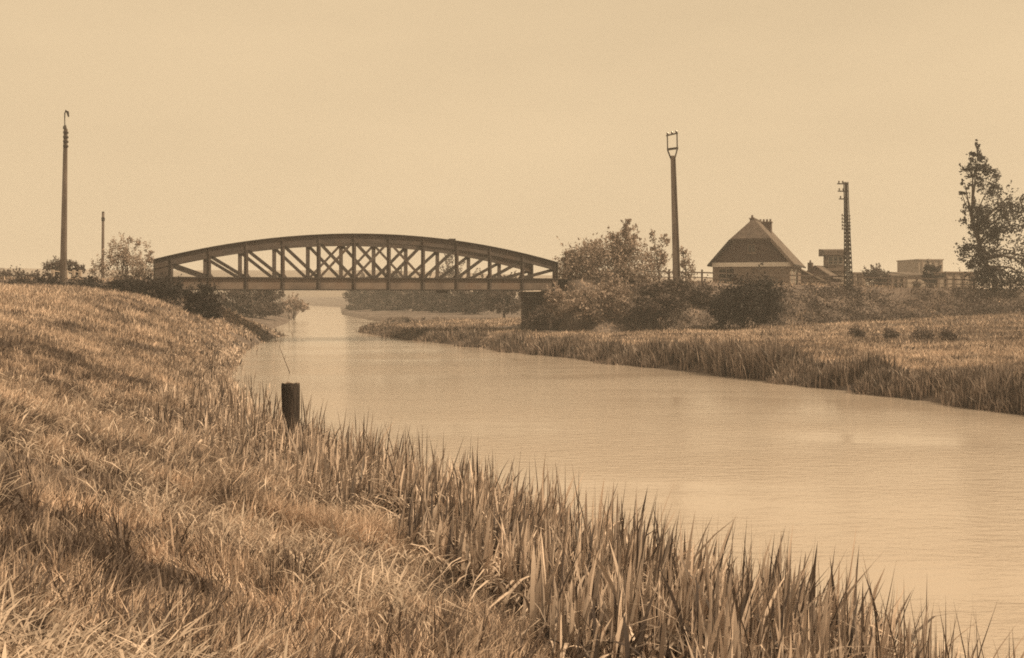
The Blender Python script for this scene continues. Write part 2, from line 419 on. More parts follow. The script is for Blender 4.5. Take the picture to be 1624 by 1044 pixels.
# ------------------------------------------------------------------ the iron bridge
def build_bridge():
    root = empty('arched_truss_bridge', (FOOT[0], FOOT[1], 0), R(16.6),
                 'dark riveted iron bridge with arched top chord and lattice sides spanning the canal', 'bridge')
    Lb = S1 - S0
    zb, zt = 3.48, 4.33                                   # bottom girder
    def ztop(s):                                          # upper edge of the arched chord
        u = (s - S0) / Lb * 2 - 1
        return 5.45 + (7.28 - 5.45) * (1 - abs(u) ** 2.0)
    P = 2.36
    nodes = [.93 + P * i for i in range(12)]              # truss verticals
    segs = 36
    for ti, y0 in enumerate((0.0, BW)):
        sgn = -1 if ti == 0 else 1                        # outer face
        # bottom girder: web with heavy flanges
        bc = MB().box(S0, S1, y0 - .03, y0 + .03, zb + .06, zt - .09).build('bottom_chord', M['steel_web'], root)
        MB().box(S0, S1, y0 - .19, y0 + .19, zb, zb + .058).build('bottom_flange', M['steel_dark'], bc)
        MB().box(S0, S1, y0 - .19, y0 + .19, zt - .088, zt).build('top_flange', M['steel_dark'], bc)
        # arched chord: web plate + cover flange
        m = MB(); fl = MB(); lf = MB()
        for i in range(segs):
            a = S0 + Lb * i / segs; b = S0 + Lb * (i + 1) / segs
            za, zbb = ztop(a), ztop(b)
            m.hexa([(a, y0 - .03, za - .56), (b, y0 - .03, zbb - .56), (b, y0 + .03, zbb - .56), (a, y0 + .03, za - .56),
                    (a, y0 - .03, za - .05), (b, y0 - .03, zbb - .05), (b, y0 + .03, zbb - .05), (a, y0 + .03, za - .05)])
            fl.hexa([(a, y0 - .22, za - .05), (b, y0 - .22, zbb - .05), (b, y0 + .22, zbb - .05), (a, y0 + .22, za - .05),
                     (a, y0 - .22, za), (b, y0 - .22, zbb), (b, y0 + .22, zbb), (a, y0 + .22, za)])
            lf.hexa([(a, y0 - .10, za - .62), (b, y0 - .10, zbb - .62), (b, y0 + .10, zbb - .62), (a, y0 + .10, za - .62),
                     (a, y0 - .10, za - .56), (b, y0 - .10, zbb - .56), (b, y0 + .10, zbb - .56), (a, y0 + .10, za - .56)])
        tcd = m.build('top_chord', M['steel'], root)
        fl.build('cover_plate', M['steel_dark'], tcd)
        lf.build('edge_angle', M['steel'], tcd)
        # verticals: T-bars standing proud of the webs
        for k, s in enumerate(nodes):
            w = .28
            zt_ = ztop(s) - .052
            v = MB()
            v.box(s - w / 2, s + w / 2, y0 + sgn * .045 - .012, y0 + sgn * .045 + .012, zb + .06, zt_)
            v.box(s - .02, s + .02, min(y0 + sgn * .058, y0 + sgn * .165), max(y0 + sgn * .058, y0 + sgn * .165), zb + .06, zt_)
            v.build('vertical', M['steel'], root)
            if 0 < k < 11:
                g = MB().poly_prism([(s - .30, zt + .001), (s + .30, zt + .001), (s + .14, zt + .22), (s - .14, zt + .22)], y0 + .034, y0 + .05)
                g.build('gusset_plate', M['steel'], root)
        # end plates closing the girder ends
        for a, b in ((S0, .88), (26.92, S1)):
            e = MB().hexa([(a + .02, y0 - .028, zt + .002), (b, y0 - .028, zt + .002), (b, y0 + .028, zt + .002), (a + .02, y0 + .028, zt + .002),
                           (a + .02, y0 - .028, ztop(a) - .63), (b, y0 - .028, ztop(b) - .63), (b, y0 + .028, ztop(b) - .63), (a + .02, y0 + .028, ztop(a) - .63)])
            e.build('end_plate', M['steel'], root)
            c = a + .06 if a < 5 else b - .06
            MB().box(c - .05, c + .05, y0 - .19, y0 + .19, zt + .003, ztop(c) - .07).build('end_stiffener', M['steel_dark'], root)
        # diagonals: falling to the middle on the left, crossed in the three middle bays, mirrored on the right
        for k in range(11):
            a, b = nodes[k], nodes[k + 1]
            for d in ('\\', '/'):
                if (d == '\\' and k > 6) or (d == '/' and k < 4): continue
                if d == '\\':
                    p, q = (a + .10, ztop(a) - .60), (b - .10, zt + .02)
                else:
                    p, q = (a + .10, zt + .02), (b - .10, ztop(b) - .60)
                main = (d == '\\') == (k < 6)
                yy = y0 + (.02 if main else -.015)
                MB().bar((p[0], yy, p[1]), (q[0], yy, q[1]), .22 if main else .17, .028).build('diagonal', M['steel_dark'] if main else M['steel'], root)
    # floor
    for s in nodes[:-1]:
        MB().box(s - .1, s + .1, .2, BW - .2, zb + .10, zb + .55).build('cross_beam', M['steel_dark'], root)
    for y in (1.5, BW / 2, BW - 1.5):
        MB().box(S0 + .1, S1 - .1, y - .08, y + .08, zb + .552, zb + .70).build('stringer', M['steel_dark'], root)
    n = 100
    w = (Lb - .1) / n
    pm = MB().box(-w / 2 + .012, w / 2 - .012, .22, BW - .22, 0, .09).mesh('plank', M['timber'])
    for i in range(n):
        link('plank', pm, None, root, (S0 + .05 + w * (i + .5), 0, zb + .702 + random.uniform(0, .006)))
    # shallow board hung under the girder, and a small lug on the chord
    MB().box(18.35, 19.15, -.07, -.02, zb - .20, zb - .002).build('clearance_board', M['steel_dark'], root, .01)
    MB().box(19.25, 19.75, -.10, .10, ztop(19.5) - .01, ztop(19.5) + .10).build('lamp_bracket', M['steel_dark'], root, .03)
    return root
build_bridge()

def build_abutment(side):
    a = -2.2 if side == 'l' else 26.35
    b = .95 if side == 'l' else 29.2
    root = empty('bridge_abutment', (FOOT[0], FOOT[1], 0), R(16.6),
                 'dark stone abutment under the left end of the iron bridge' if side == 'l' else 'dark stone abutment under the right end of the iron bridge',
                 'abutment', 'bridge abutments')
    # courses of dressed blocks, uneven faces and open joints
    zs = np.linspace(.15, 3.05, 7)
    core = MB().box(a + .12, b - .12, -.28, BW + .28, -.5, 3.05).build('core', M['stone'], root)
    meshes = [MB().box(-.5, .5, -.5, .5, -.5, .5).mesh('block', M['stone'], .03) for _ in range(1)]
    def block(c, size):
        o = link('block', meshes[0], None, root, c); o.scale = size
    for i in range(6):
        z0, z1 = zs[i] + .01, zs[i + 1] - .01
        zc, hh = (z0 + z1) / 2, z1 - z0
        fx = b if side == 'l' else a                      # face towards the water
        sg = -1 if side == 'l' else 1
        n = 7; w = (BW + .9) / n
        for j in range(n + 1):
            y0 = -.45 + w * (j - (.5 if i % 2 else 0)); y1 = y0 + w - .02
            y0 = max(y0, -.45); y1 = min(y1, BW + .45)
            if y1 - y0 < .15: continue
            block((fx + sg * (.16 + random.uniform(0, .025)), (y0 + y1) / 2, zc), (.34, y1 - y0, hh))
        m = 4; w = (b - a - .36) / m
        x0b = a if side == 'l' else a + .36
        for j in range(m + 1):
            x0 = x0b + w * (j - (.5 if i % 2 else 0)); x1 = x0 + w - .02
            x0 = max(x0, x0b + .01); x1 = min(x1, x0b + w * m - .01)
            if x1 - x0 < .15: continue
            block(((x0 + x1) / 2, -.29 - random.uniform(0, .025), zc), (x1 - x0, .3, hh))
    MB().box(a - .08, b + .08, -.55, BW + .55, 3.06, 3.40).build('bearing_slab', M['stone'], root, .03)
build_abutment('l'); build_abutment('r')

# ------------------------------------------------------------------ poles
def pole_frame():
    p = at(1075, 470, 84.6 - 2.5); p.x = (1075 - 812) / F * 82
    base = hz(p.x, 82)
    root = empty('concrete_pole', (p.x, 82, base - .3), 0, 'tall tapered concrete pole topped by an open rectangular frame, between bushes and house', 'pole')
    H = EYE + (467 - 247) / F * 82 - base + .3
    lean = -.34
    # four-sided tapering shaft with grooved faces
    m = MB(); 
    def ring(z): 
        w = .26 + (.15 - .26) * z / H; c = lean * z / H
        return w, c
    w0, c0 = ring(0); w1, c1 = ring(H)
    m.hexa([(c0 - w0, -w0 * .8, 0), (c0 + w0, -w0 * .8, 0), (c0 + w0, w0 * .8, 0), (c0 - w0, w0 * .8, 0),
            (c1 - w1, -w1 * .8, H), (c1 + w1, -w1 * .8, H), (c1 + w1, w1 * .8, H), (c1 - w1, w1 * .8, H)])
    sh = m.build('shaft', M['concrete'], root, .04)
    for sx in (-1, 1):
        MB().hexa([(c0 + sx * w0 * .9 - .03, -w0 * .8 - .05, .5), (c0 + sx * w0 * .9 + .03, -w0 * .8 - .05, .5), (c0 + sx * w0 * .9 + .03, -w0 * .8 + .02, .5), (c0 + sx * w0 * .9 - .03, -w0 * .8 + .02, .5),
                   (c1 + sx * w1 * .9 - .03, -w1 * .8 - .04, H - .1), (c1 + sx * w1 * .9 + .03, -w1 * .8 - .04, H - .1), (c1 + sx * w1 * .9 + .03, -w1 * .8 + .02, H - .1), (c1 + sx * w1 * .9 - .03, -w1 * .8 + .02, H - .1)]).build('edge_rib', M['concrete'], sh)
    head = MB()
    c = lean
    head.bar((c - .12, 0, H - .25), (c - .36, 0, H + .38), .09, .09)
    head.bar((c + .12, 0, H - .25), (c + .30, 0, H + .45), .09, .09)
    head.bar((c - .36, 0, H + .36), (c - .38, 0, H + 1.36), .075, .075)
    head.bar((c + .30, 0, H + .42), (c + .28, 0, H + 1.50), .075, .075)
    head.build('frame_side', M['steel_dark'], root)
    MB().bar((c - .46, 0, H + 1.36), (c + .34, 0, H + 1.54), .09, .10).build('frame_top', M['steel_dark'], root)
    MB().bar((c - .40, 0, H + .42), (c + .36, 0, H + .52), .15, .12).build('frame_bar', M['steel_dark'], root)
    for k in range(3):
        x = c - .36 + .3 * k
        MB().tube([(x, 0, H + 1.42 + .07 * k), (x, 0, H + 1.52 + .07 * k), (x, 0, H + 1.60 + .07 * k)], [.06, .08, .045], 8).build('insulator', M['porcelain'], root)
pole_frame()

def pole_left():
    Y = 73.6; X = (100 - 812) / F * Y; b = hz(X, Y)
    root = empty('concrete_pole', (X, Y, b - .3), 0, 'tallest pole at far left, tapered concrete with a hooked bracket on top', 'pole')
    H = EYE + (467 - 204) / F * Y - b + .3
    lean = .16
    w0, w1 = .19, .105
    sh = MB().hexa([(-w0, -w0 * .8, 0), (w0, -w0 * .8, 0), (w0, w0 * .8, 0), (-w0, w0 * .8, 0),
               (lean - w1, -w1 * .8, H), (lean + w1, -w1 * .8, H), (lean + w1, w1 * .8, H), (lean - w1, w1 * .8, H)]).build('shaft', M['concrete'], root, .04)
    for k in range(4):
        z = H - .25 - .28 * k
        MB().box(lean - w1 - .015, lean + w1 + .03, -w1 - .02, w1 + .02, z - .06, z + .06).build('band', M['steel_dark'], sh, .01)
    MB().tube([(lean - .04, 0, H - .1), (lean - .06, 0, H + .5), (lean - .05, 0, H + .95), (lean + .02, 0, H + 1.10), (lean + .12, 0, H + 1.02), (lean + .18, 0, H + .72)],
              [.035, .03, .04, .07, .085, .05], 8).build('hook_bracket', M['steel_dark'], root)
    MB().tube([(lean - .05, 0, H - .02), (lean - .05, 0, H + .13), (lean - .02, 0, H + .22)], [.13, .10, .05], 8).build('cap', M['steel_dark'], root)
pole_left()

def pole_thin():
    Y = 104; X = (163 - 812) / F * Y; b = hz(X, Y)
    root = empty('wooden_pole', (X, Y, b - .3), 0, 'thin plain wooden pole rising beside the loose shrub at left', 'pole')
    H = EYE + (467 - 337) / F * Y - b + .3
    MB().tube([(0, 0, 0), (0, 0, H * .5), (.03, 0, H)], [.15, .13, .11], 10).build('shaft', M['wood_pole'], root, smooth=True)
    MB().tube([(.03, 0, H - .75), (.03, 0, H - .45)], [.15, .15], 10).build('band', M['steel_dark'], root)
    MB().tube([(.03, 0, H), (.03, 0, H + .08)], [.14, .04], 10).build('cap', M['steel_dark'], root)
pole_thin()

def pylon():
    Y = 90.2; X = (1346 - 812) / F * Y; b = hz(X, Y)
    root = empty('lattice_pole', (X, Y, b - .2), R(6), 'slender iron lattice pole with insulator arms in front of the signal hut', 'pole')
    H = EYE + (467 - 289) / F * Y - b + .2
    lean = -.22
    def hw(z): return .24 + (.12 - .24) * min(1, z / (H * .8))
    for sx in (-1, 1):
        for sy in (-1, 1):
            m = MB()
            for i in range(6):
                z0, z1 = H * i / 6, H * (i + 1) / 6
                m.bar((lean * z0 / H + sx * hw(z0), sy * hw(z0), z0), (lean * z1 / H + sx * hw(z1), sy * hw(z1), z1), .055, .055)
            m.build('corner_post', M['steel_dark'], root)
    z = .25; k = 0
    top = H * .63
    while z < top:
        st = hw(z) * 1.75
        c0, c1 = lean * z / H, lean * (z + st) / H
        for sy in (-1, 1):
            MB().bar((c0 - hw(z), sy * hw(z), z), (c1 + hw(z + st), sy * hw(z + st), z + st), .07, .02).build('lattice_bar', M['steel_dark'], root)
            MB().bar((c0 + hw(z), sy * (hw(z) - .022), z), (c1 - hw(z + st), sy * (hw(z + st) - .022), z + st), .07, .02).build('lattice_bar', M['steel_dark'], root)
        MB().box(c0 - hw(z), c0 + hw(z), -hw(z) - .012, hw(z) + .012, z - .03, z + .03).build('ring', M['steel_dark'], root)
        z += st; k += 1
    MB().box(lean * .8 - hw(H * .7) + .03, lean * .95 + hw(H) - .03, -.06, .06, top, H - .02).build('core_plate', M['steel'], root)
    for zz, l in ((H - .14, .62), (H - .70, .60), (H - 1.28, .52)):
        c = lean * zz / H
        a = MB().box(c - .1 - l, c + .12, -.16, -.10, zz - .05, zz + .04).build('arm', M['steel_dark'], root)
        for q in (.12, .42):
            MB().tube([(c - l - .1 + q, -.13, zz + .041), (c - l - .1 + q, -.13, zz + .11), (c - l - .1 + q, -.13, zz + .18), (c - l - .1 + q, -.13, zz + .22)], [.02, .06, .065, .03], 8).build('insulator', M['porcelain'], a)
    for i in range(5):
        zz = H - 2.55 - .25 * i; c = lean * zz / H
        a = MB().box(c - .48, c + .22, -.2, -.14, zz - .035, zz + .035).build('arm', M['steel_dark'], root)
        MB().tube([(c - .42, -.17, zz + .036), (c - .42, -.17, zz + .1), (c - .42, -.17, zz + .15)], [.025, .055, .03], 8).build('insulator', M['porcelain'], a)
pylon()

# ------------------------------------------------------------------ buildings
def build_house():
    Y = 105.0
    g = 2.9
    p = at(1191, 467, Y)
    root = empty('brick_house', (p.x, Y, g), R(-18.8), 'brown brick gable house with half-hipped roof and white band behind the embankment', 'house')
    W, D, ev = 3.35, 10.0, 3.18
    rz_ = 9.78 - g; hipz = 7.98 - g; hipw = W * (rz_ - hipz) / (rz_ - ev); hipd = 1.5
    wl = MB(); wl.box(-W, W, 0, D, -.6, 2.72); wl.build('lower_wall', M['brick_lower'], root)
    MB().box(-W - .06, W + .06, -.06, D + .06, 2.722, 3.10).build('white_band', M['plaster'], root)
    gp = [(-W, 3.102), (W, 3.102), (hipw, hipz), (-hipw, hipz)]
    MB().poly_prism(gp, 0, .3).build('gable_wall', M['brick'], root)
    MB().poly_prism([(-W, 3.102), (W, 3.102), (0, rz_ - .1)], D - .3, D).build('gable_wall', M['brick'], root)
    MB().box(-hipw - .05, hipw + .05, -.05, .12, hipz - .16, hipz - .02).build('gable_course', M['brick_lower'], root)
    # roof: two slopes cut by the half hip
    ov = .35; t = .16
    k = (rz_ - ev) / W
    for s in (-1, 1):
        a = [(s * (W + ov), -.3, ev - ov * k), (s * (W + ov), D + .3, ev - ov * k), (0, D + .3, rz_), (0, hipd, rz_), (s * (hipw + .12), -.3, hipz - .05)]
        m = MB(); n = len(a)
        m.v = [tuple(q) for q in a] + [(q[0], q[1], q[2] + t) for q in a]
        m.f = [tuple(range(n))[::-1], tuple(range(n, 2 * n))] + [(i, (i + 1) % n, n + (i + 1) % n, n + i) for i in range(n)]
        rf = m.build('roof_slope', M['roof'], root)
        b = MB(); d = Vector((s * (hipw + .12) - s * (W + ov), 0, hipz - .05 - (ev - ov * k)))
        b.bar((s * (W + ov), -.335, ev - ov * k + .02), (s * (hipw + .12), -.335, hipz - .03), .24, .06)
        b.build('barge_board', M['steel_dark'] if s < 0 else M['timber'], rf)  # left board dark, right pale: verge shade and sunlight put into the colour
        MB().box(min(s * (W + ov), s * (W + ov + .10)), max(s * (W + ov), s * (W + ov + .10)), -.3, D + .3, ev - ov * k - .02, ev - ov * k + .10).build('gutter', M['steel_dark'], rf)
    m = MB(); a = [(-(hipw + .12), -.3, hipz - .05), (hipw + .12, -.3, hipz - .05), (0, hipd, rz_)]
    m.v = a + [(x, y, z + t + .01) for x, y, z in a]
    m.f = [(2, 1, 0), (3, 4, 5), (0, 1, 4, 3), (1, 2, 5, 4), (2, 0, 3, 5)]
    m.build('roof_hip', M['roof_dark'], root)
    MB().tube([(0, hipd - .1, rz_ + t), (0, D + .3, rz_ + t)], [.11, .11], 8).build('ridge', M['roof'], root)
    c = MB().box(-.30, .05, hipd - .1, hipd + .6, rz_ - .3, rz_ + .14).build('chimney', M['brick'], root, .02)
    MB().box(-.36, .11, hipd - .16, hipd + .66, rz_ + .142, rz_ + .21).build('cap', M['brick_lower'], c)
    MB().tube([(-.12, hipd + .25, rz_ + .21), (-.12, hipd + .25, rz_ + .48)], [.11, .08], 8).build('chimney_pot', M['brick'], c)
    c = MB().box(-.15, 1.0, 6.4, 7.2, rz_ - 1.4, rz_ + .06).build('chimney', M['brick'], root, .02)
    MB().box(-.22, 1.07, 6.33, 7.27, rz_ + .062, rz_ + .16).build('cap', M['brick_lower'], c)
    for i in range(4):
        x = -.02 + .3 * i
        MB().tube([(x, 6.8, rz_ + .16), (x, 6.8, rz_ + .40)], [.10, .085], 8).build('chimney_pot', M['brick'], c)
    # windows
    def win(x0, x1, z0, z1, face, fm):
        """face 'f' = gable, 'r' = right wall"""
        mk = (lambda a, b, d0, d1, c, e: MB().box(a, b, d0, d1, c, e)) if face == 'f' else (lambda a, b, d0, d1, c, e: MB().box(W - d1, W - d0, a, b, c, e))
        w = mk(x0, x1, -.012, .05, z0, z1).build('window', M['glass'], root)
        f = MB()
        for (a, b, c, e) in ((x0 - .09, x0, z0 - .09, z1 + .09), (x1, x1 + .09, z0 - .09, z1 + .09), (x0, x1, z0 - .09, z0), (x0, x1, z1, z1 + .09), ((x0 + x1) / 2 - .03, (x0 + x1) / 2 + .03, z0, z1)):
            f.box(a, b, -.05, .04, c, e) if face == 'f' else f.box(W - .04, W + .05, a, b, c, e)
        f.build('frame', fm, w)
        mk(x0 - .16, x1 + .16, -.12, .02, z0 - .17, z0 - .092).build('sill', M['brick_lower'], w)
    win(-2.75, -1.5, 1.2, 2.5, 'f', M['timber'])
    win(-.2, .35, 4.0, 4.62, 'f', M['brick_lower'])
    win(.9, 1.9, .9, 2.45, 'r', M['white_paint'])
    win(4.2, 5.3, .9, 2.45, 'r', M['white_paint'])
build_house()

def slab_roof(pts, t, mat, name, root):
    m = MB(); n = len(pts)
    m.v = [tuple(p) for p in pts] + [(p[0], p[1], p[2] + t) for p in pts]
    m.f = [tuple(range(n))[::-1], tuple(range(n, 2 * n))] + [(i, (i + 1) % n, n + (i + 1) % n, n + i) for i in range(n)]
    return m.build(name, mat, root)

def build_shed():
    p = at(1266, 467, 114)
    root = empty('lean_to_shed', (p.x, 114, 2.6), R(-8), 'low shed with single pale sloping roof at the right of the house', 'shed')
    MB().poly_prism([(0, -.4), (2.2, -.4), (2.2, 1.9), (0, 3.0)], 0, 4).build('wall', M['brick_lower'], root)
    slab_roof([(-.2, -.25, 3.12), (2.6, -.25, 1.74), (2.6, 4.2, 1.74), (-.2, 4.2, 3.12)], .13, M['plaster_grey'], 'roof', root)
    d = MB().box(.8, 1.6, -.04, .02, -.3, 1.7).build('door', M['timber'], root)
    MB().box(1.45, 1.52, -.09, -.041, .7, .85).build('handle', M['steel_dark'], d)
build_shed()

def build_outbuilding():
    p = at(1293, 467, 118)
    root = empty('outbuilding', (p.x, 118, 2.6), R(-30), 'small gabled outbuilding with a stub chimney between shed and signal hut', 'outbuilding')
    MB().poly_prism([(-1.5, -.4), (1.5, -.4), (1.5, 2.3), (0, 3.3), (-1.5, 2.3)], 0, 5).build('wall', M['brick'], root)
    for s in (-1, 1):
        slab_roof([(0, -.2, 3.34), (s * 1.8, -.2, 2.14), (s * 1.8, 5.2, 2.14), (0, 5.2, 3.34)], .12, M['roof'], 'roof_slope', root)
    c = MB().box(-1.0, -.55, .8, 1.25, 2.4, 3.75).build('chimney', M['brick'], root)
    MB().tube([(-.78, 1.02, 3.75), (-.78, 1.02, 4.0)], [.1, .08], 8).build('chimney_pot', M['brick'], c)
    w = MB().box(-.4, .4, -.03, .04, .9, 1.8).build('window', M['glass'], root)
    MB().box(-.03, .03, -.06, -.031, .9, 1.8).build('frame', M['white_paint'], w)
build_outbuilding()

def build_hut():
    p = at(1325, 467, 120)
    root = empty('signal_hut', (p.x, 120, 2.6), R(-6), 'two-storey railway signal hut with overhanging flat roof behind the lattice pole', 'signal hut')
    MB().box(-1.15, 1.35, 0, 3, -.4, 2.95).build('lower_wall', M['plaster_grey'], root)
    MB().box(-1.7, 1.5, -.5, 3.2, 2.952, 3.2).build('balcony_floor', M['timber'], root)
    up = MB().box(-1.0, 1.3, .1, 2.9, 3.202, 4.5).build('upper_wall', M['timber'], root)
    for x0, x1 in ((-.9, -.35), (-.25, .3), (.4, .95)):
        w = MB().box(x0, x1, .07, .12, 3.65, 4.35).build('window', M['glass'], root)
        f = MB()
        for a, b, c, e in ((x0 - .05, x0, 3.6, 4.4), (x1, x1 + .05, 3.6, 4.4), (x0, x1, 3.6, 3.65), (x0, x1, 4.35, 4.4)): f.box(a, b, .04, .1, c, e)
        f.build('frame', M['white_paint'], w)
    for x in np.linspace(-1.65, 1.45, 6):
        MB().box(x - .03, x + .03, -.48, -.42, 3.202, 3.85).build('balcony_post', M['timber'], root)
    MB().box(-1.7, 1.5, -.49, -.41, 3.852, 3.92).build('handrail', M['timber'], root)
    MB().hexa([(-1.6, -.5, 4.502), (1.7, -.5, 4.502), (1.7, 3.2, 4.502), (-1.6, 3.2, 4.502), (-1.6, -.5, 5.0), (1.7, -.5, 5.0), (1.7, 3.2, 5.25), (-1.6, 3.2, 5.25)]).build('roof', M['roof'], root)
    root.scale = (.74, 1, 1)
build_hut()

def low_building(px0, px1, pyt, Y, name, label, cat, wall, roofm, d=4.0, posts=0, pitch=.0, opening=False):
    a, b = at(px0, pyt, Y), at(px1, pyt, Y)
    w = b.x - a.x; zt = a.z
    zb = 2.0
    root = empty(name, ((a.x + b.x) / 2, Y, zb), R(4), label, cat)
    H = zt - zb
    MB().box(-w / 2, w / 2, 0, d, -.5, H - .16).build('wall', wall, root)
    slab_roof([(-w / 2 - .1, -.15, H - .158), (w / 2 + .1, -.15, H - .158), (w / 2 + .1, d + .15, H - .158 + pitch), (-w / 2 - .1, d + .15, H - .158 + pitch)], .16, roofm, 'roof' if d > 1 else 'coping', root)
    for i in range(posts):
        x = -w / 2 + w * (i + .5) / posts
        MB().box(x - .12, x + .12, -.12, -.002, -.5, H - .17).build('pilaster', M['brick_lower'], root)
    if opening:
        o = MB().box(-w * .2, w * .15, -.03, .03, H * .3, H * .75).build('opening', M['glass'], root)
        MB().box(-w * .25, w * .2, -.07, -.031, H * .75, H * .75 + .12).build('lintel', M['timber'], o)
    return root
low_building(1349, 1374, 432, 128, 'yard_wall', 'short pale yard wall just right of the lattice pole', 'wall', M['plaster_grey'], M['brick_lower'], .4, 2)
low_building(1410, 1438, 437, 126, 'goods_shed', 'dark low shed between the hazy bush and pale walls at right', 'shed', M['timber'], M['roof'], 4, 3, .3, True)
low_building(1439, 1470, 436, 131, 'store_building', 'plain grey low building right of the dark low shed', 'building', M['plaster_grey'], M['roof'], 5, 0, .4, True)
low_building(1457, 1496, 411, 172, 'flat_roofed_building', 'pale flat-roofed building rising behind the low walls at right', 'building', M['plaster_grey'], M['plaster_grey'], 8, 4, 0, True)
low_building(1480, 1550, 431, 124, 'panelled_wall', 'long panelled grey wall in front of the tall tree at right', 'wall', M['plaster_grey'], M['brick_lower'], .5, 5)

# ------------------------------------------------------------------ fences
def fence_right():
    root = empty('roadside_fence', (0, 0, 0), 0, 'long post and rail fence on top of the right embankment', 'fence')
    pts = []
    s = 33.0
    while s < 76:
        p = FOOT + NB * (BW / 2 - 3.1) + AX * s
        z = hz(p[0], p[1]); pts.append(Vector((p[0], p[1], z))); s += 2.6
    for i, p in enumerate(pts):
        MB().box(-.06, .06, -.05, .05, -.3, .92 + random.uniform(-.04, .06)).build('post', M['wood_pole'], root, .01, loc=p, rz=R(16.6))
    for i in range(len(pts) - 1):
        for h, w in ((.72, .10), (.36, .07)):
            MB().bar(pts[i] + Vector((0, -.07, h)), pts[i + 1] + Vector((0, -.07, h + random.uniform(-.03, .03))), .04, w, up=(0, 0, 1)).build('rail', M['wood_pole'], root)
fence_right()

def fence_left():
    root = empty('white_railing', (0, 0, 0), 0, 'short white railing at the foot of the tall left pole', 'railing')
    pts = []
    for px in (84, 105, 117, 127):
        Y = 76.5 + (px - 84) * .02; x = (px - 812) / F * Y
        pts.append(Vector((x, Y, hz(x, Y))))
    for p in pts:
        MB().box(-.09, .09, -.08, .08, -.2, .62).build('post', M['plaster_grey'], root, .02, loc=p)
    for i in range(len(pts) - 1):
        MB().bar(pts[i] + Vector((0, 0, .55)), pts[i + 1] + Vector((0, 0, .45)), .05, .06, up=(0, 0, 1)).build('rail', M['plaster_grey'], root)
fence_left()

# ------------------------------------------------------------------ mooring post
def mooring_post():
    Y = 22.0; X = (461 - 812) / F * Y
    zt = EYE - (609 - 467) / F * Y
    b = hz(X, Y)
    root = empty('mooring_post', (X, Y, b - .3), 0, 'stout dark weathered wooden mooring post among the reeds at the water edge', 'post')
    H = zt - b + .3
    rnd = random.Random(5); n = 18
    v = []; f = []
    prof = [(0, .11), (.30, .125), (.50, .145), (.72, .158), (.9, .165), (.97, .168), (1, .158)]
    ang = [1 + .05 * rnd.uniform(-1, 1) for _ in range(n)]
    for t, r in prof:
        for j in range(n):
            a = 2 * math.pi * j / n
            rr = r * ang[j] * (1 + .015 * rnd.uniform(-1, 1))
            v.append((rr * math.cos(a) + .02 * (1 - t), rr * math.sin(a), H * t + (.035 * rnd.uniform(-1, 1) if t > .95 else 0)))
    for i in range(len(prof) - 1):
        for j in range(n): f.append((i * n + j, i * n + (j + 1) % n, (i + 1) * n + (j + 1) % n, (i + 1) * n + j))
    m = MB(); m.v = v; m.f = f
    m.build('shaft', M['stump'], root)
    k = (len(prof) - 1) * n
    m = MB(); m.v = [v[k + j] for j in range(n)] + [(0, 0, H - .01)]; m.f = [(j, (j + 1) % n, n) for j in range(n)]
    m.build('sawn_top', M['stump_end'], root)
mooring_post()

def stick():
    a = at(459, 592, 48.5); b = at(443, 549, 48.5)
    root = empty('dead_stick', (a.x, a.y, -.3), 0, 'thin bent stick poking out of the water above the mooring post', 'stick')
    o = Vector((a.x, a.y, -.3))
    MB().tube([(0, 0, 0), a - o + Vector((0, 0, .05)), (a - o) * .4 + (b - o) * .6, b - o], [.018, .016, .013, .008], 6).build('stem', M['bark'], root)
    MB().tube([(a - o) * .5 + (b - o) * .5, (a - o) * .35 + (b - o) * .65 + Vector((.12, 0, .02))], [.009, .004], 6).build('twig', M['bark'], root)
stick()

# ------------------------------------------------------------------ trees and shrubs
def leaf_mesh(P, size, col, r, flat=.0):
    """one small pointed quad for every point"""
    n = len(P)
    u = r.normal(size=(n, 3)); u /= np.linalg.norm(u, axis=1)[:, None]
    w = r.normal(size=(n, 3)); w -= (w * u).sum(1)[:, None] * u; w /= np.linalg.norm(w, axis=1)[:, None]
    s = size * r.uniform(.6, 1.35, n)
    a = u * s[:, None]; b = w * (s * .55)[:, None]
    V = np.stack([P - a, P + b * .9 - a * .1, P + a, P - b * .9 - a * .1], 1).reshape(-1, 3)
    q = np.arange(n * 4).reshape(n, 4)
    return mesh_np('foliage', V, q, None, np.repeat(col, 4, 0))

LEAFS = {'mid': (.10, .079, .073), 'dark': (.034, .028, .028), 'light': (.29, .232, .203)}

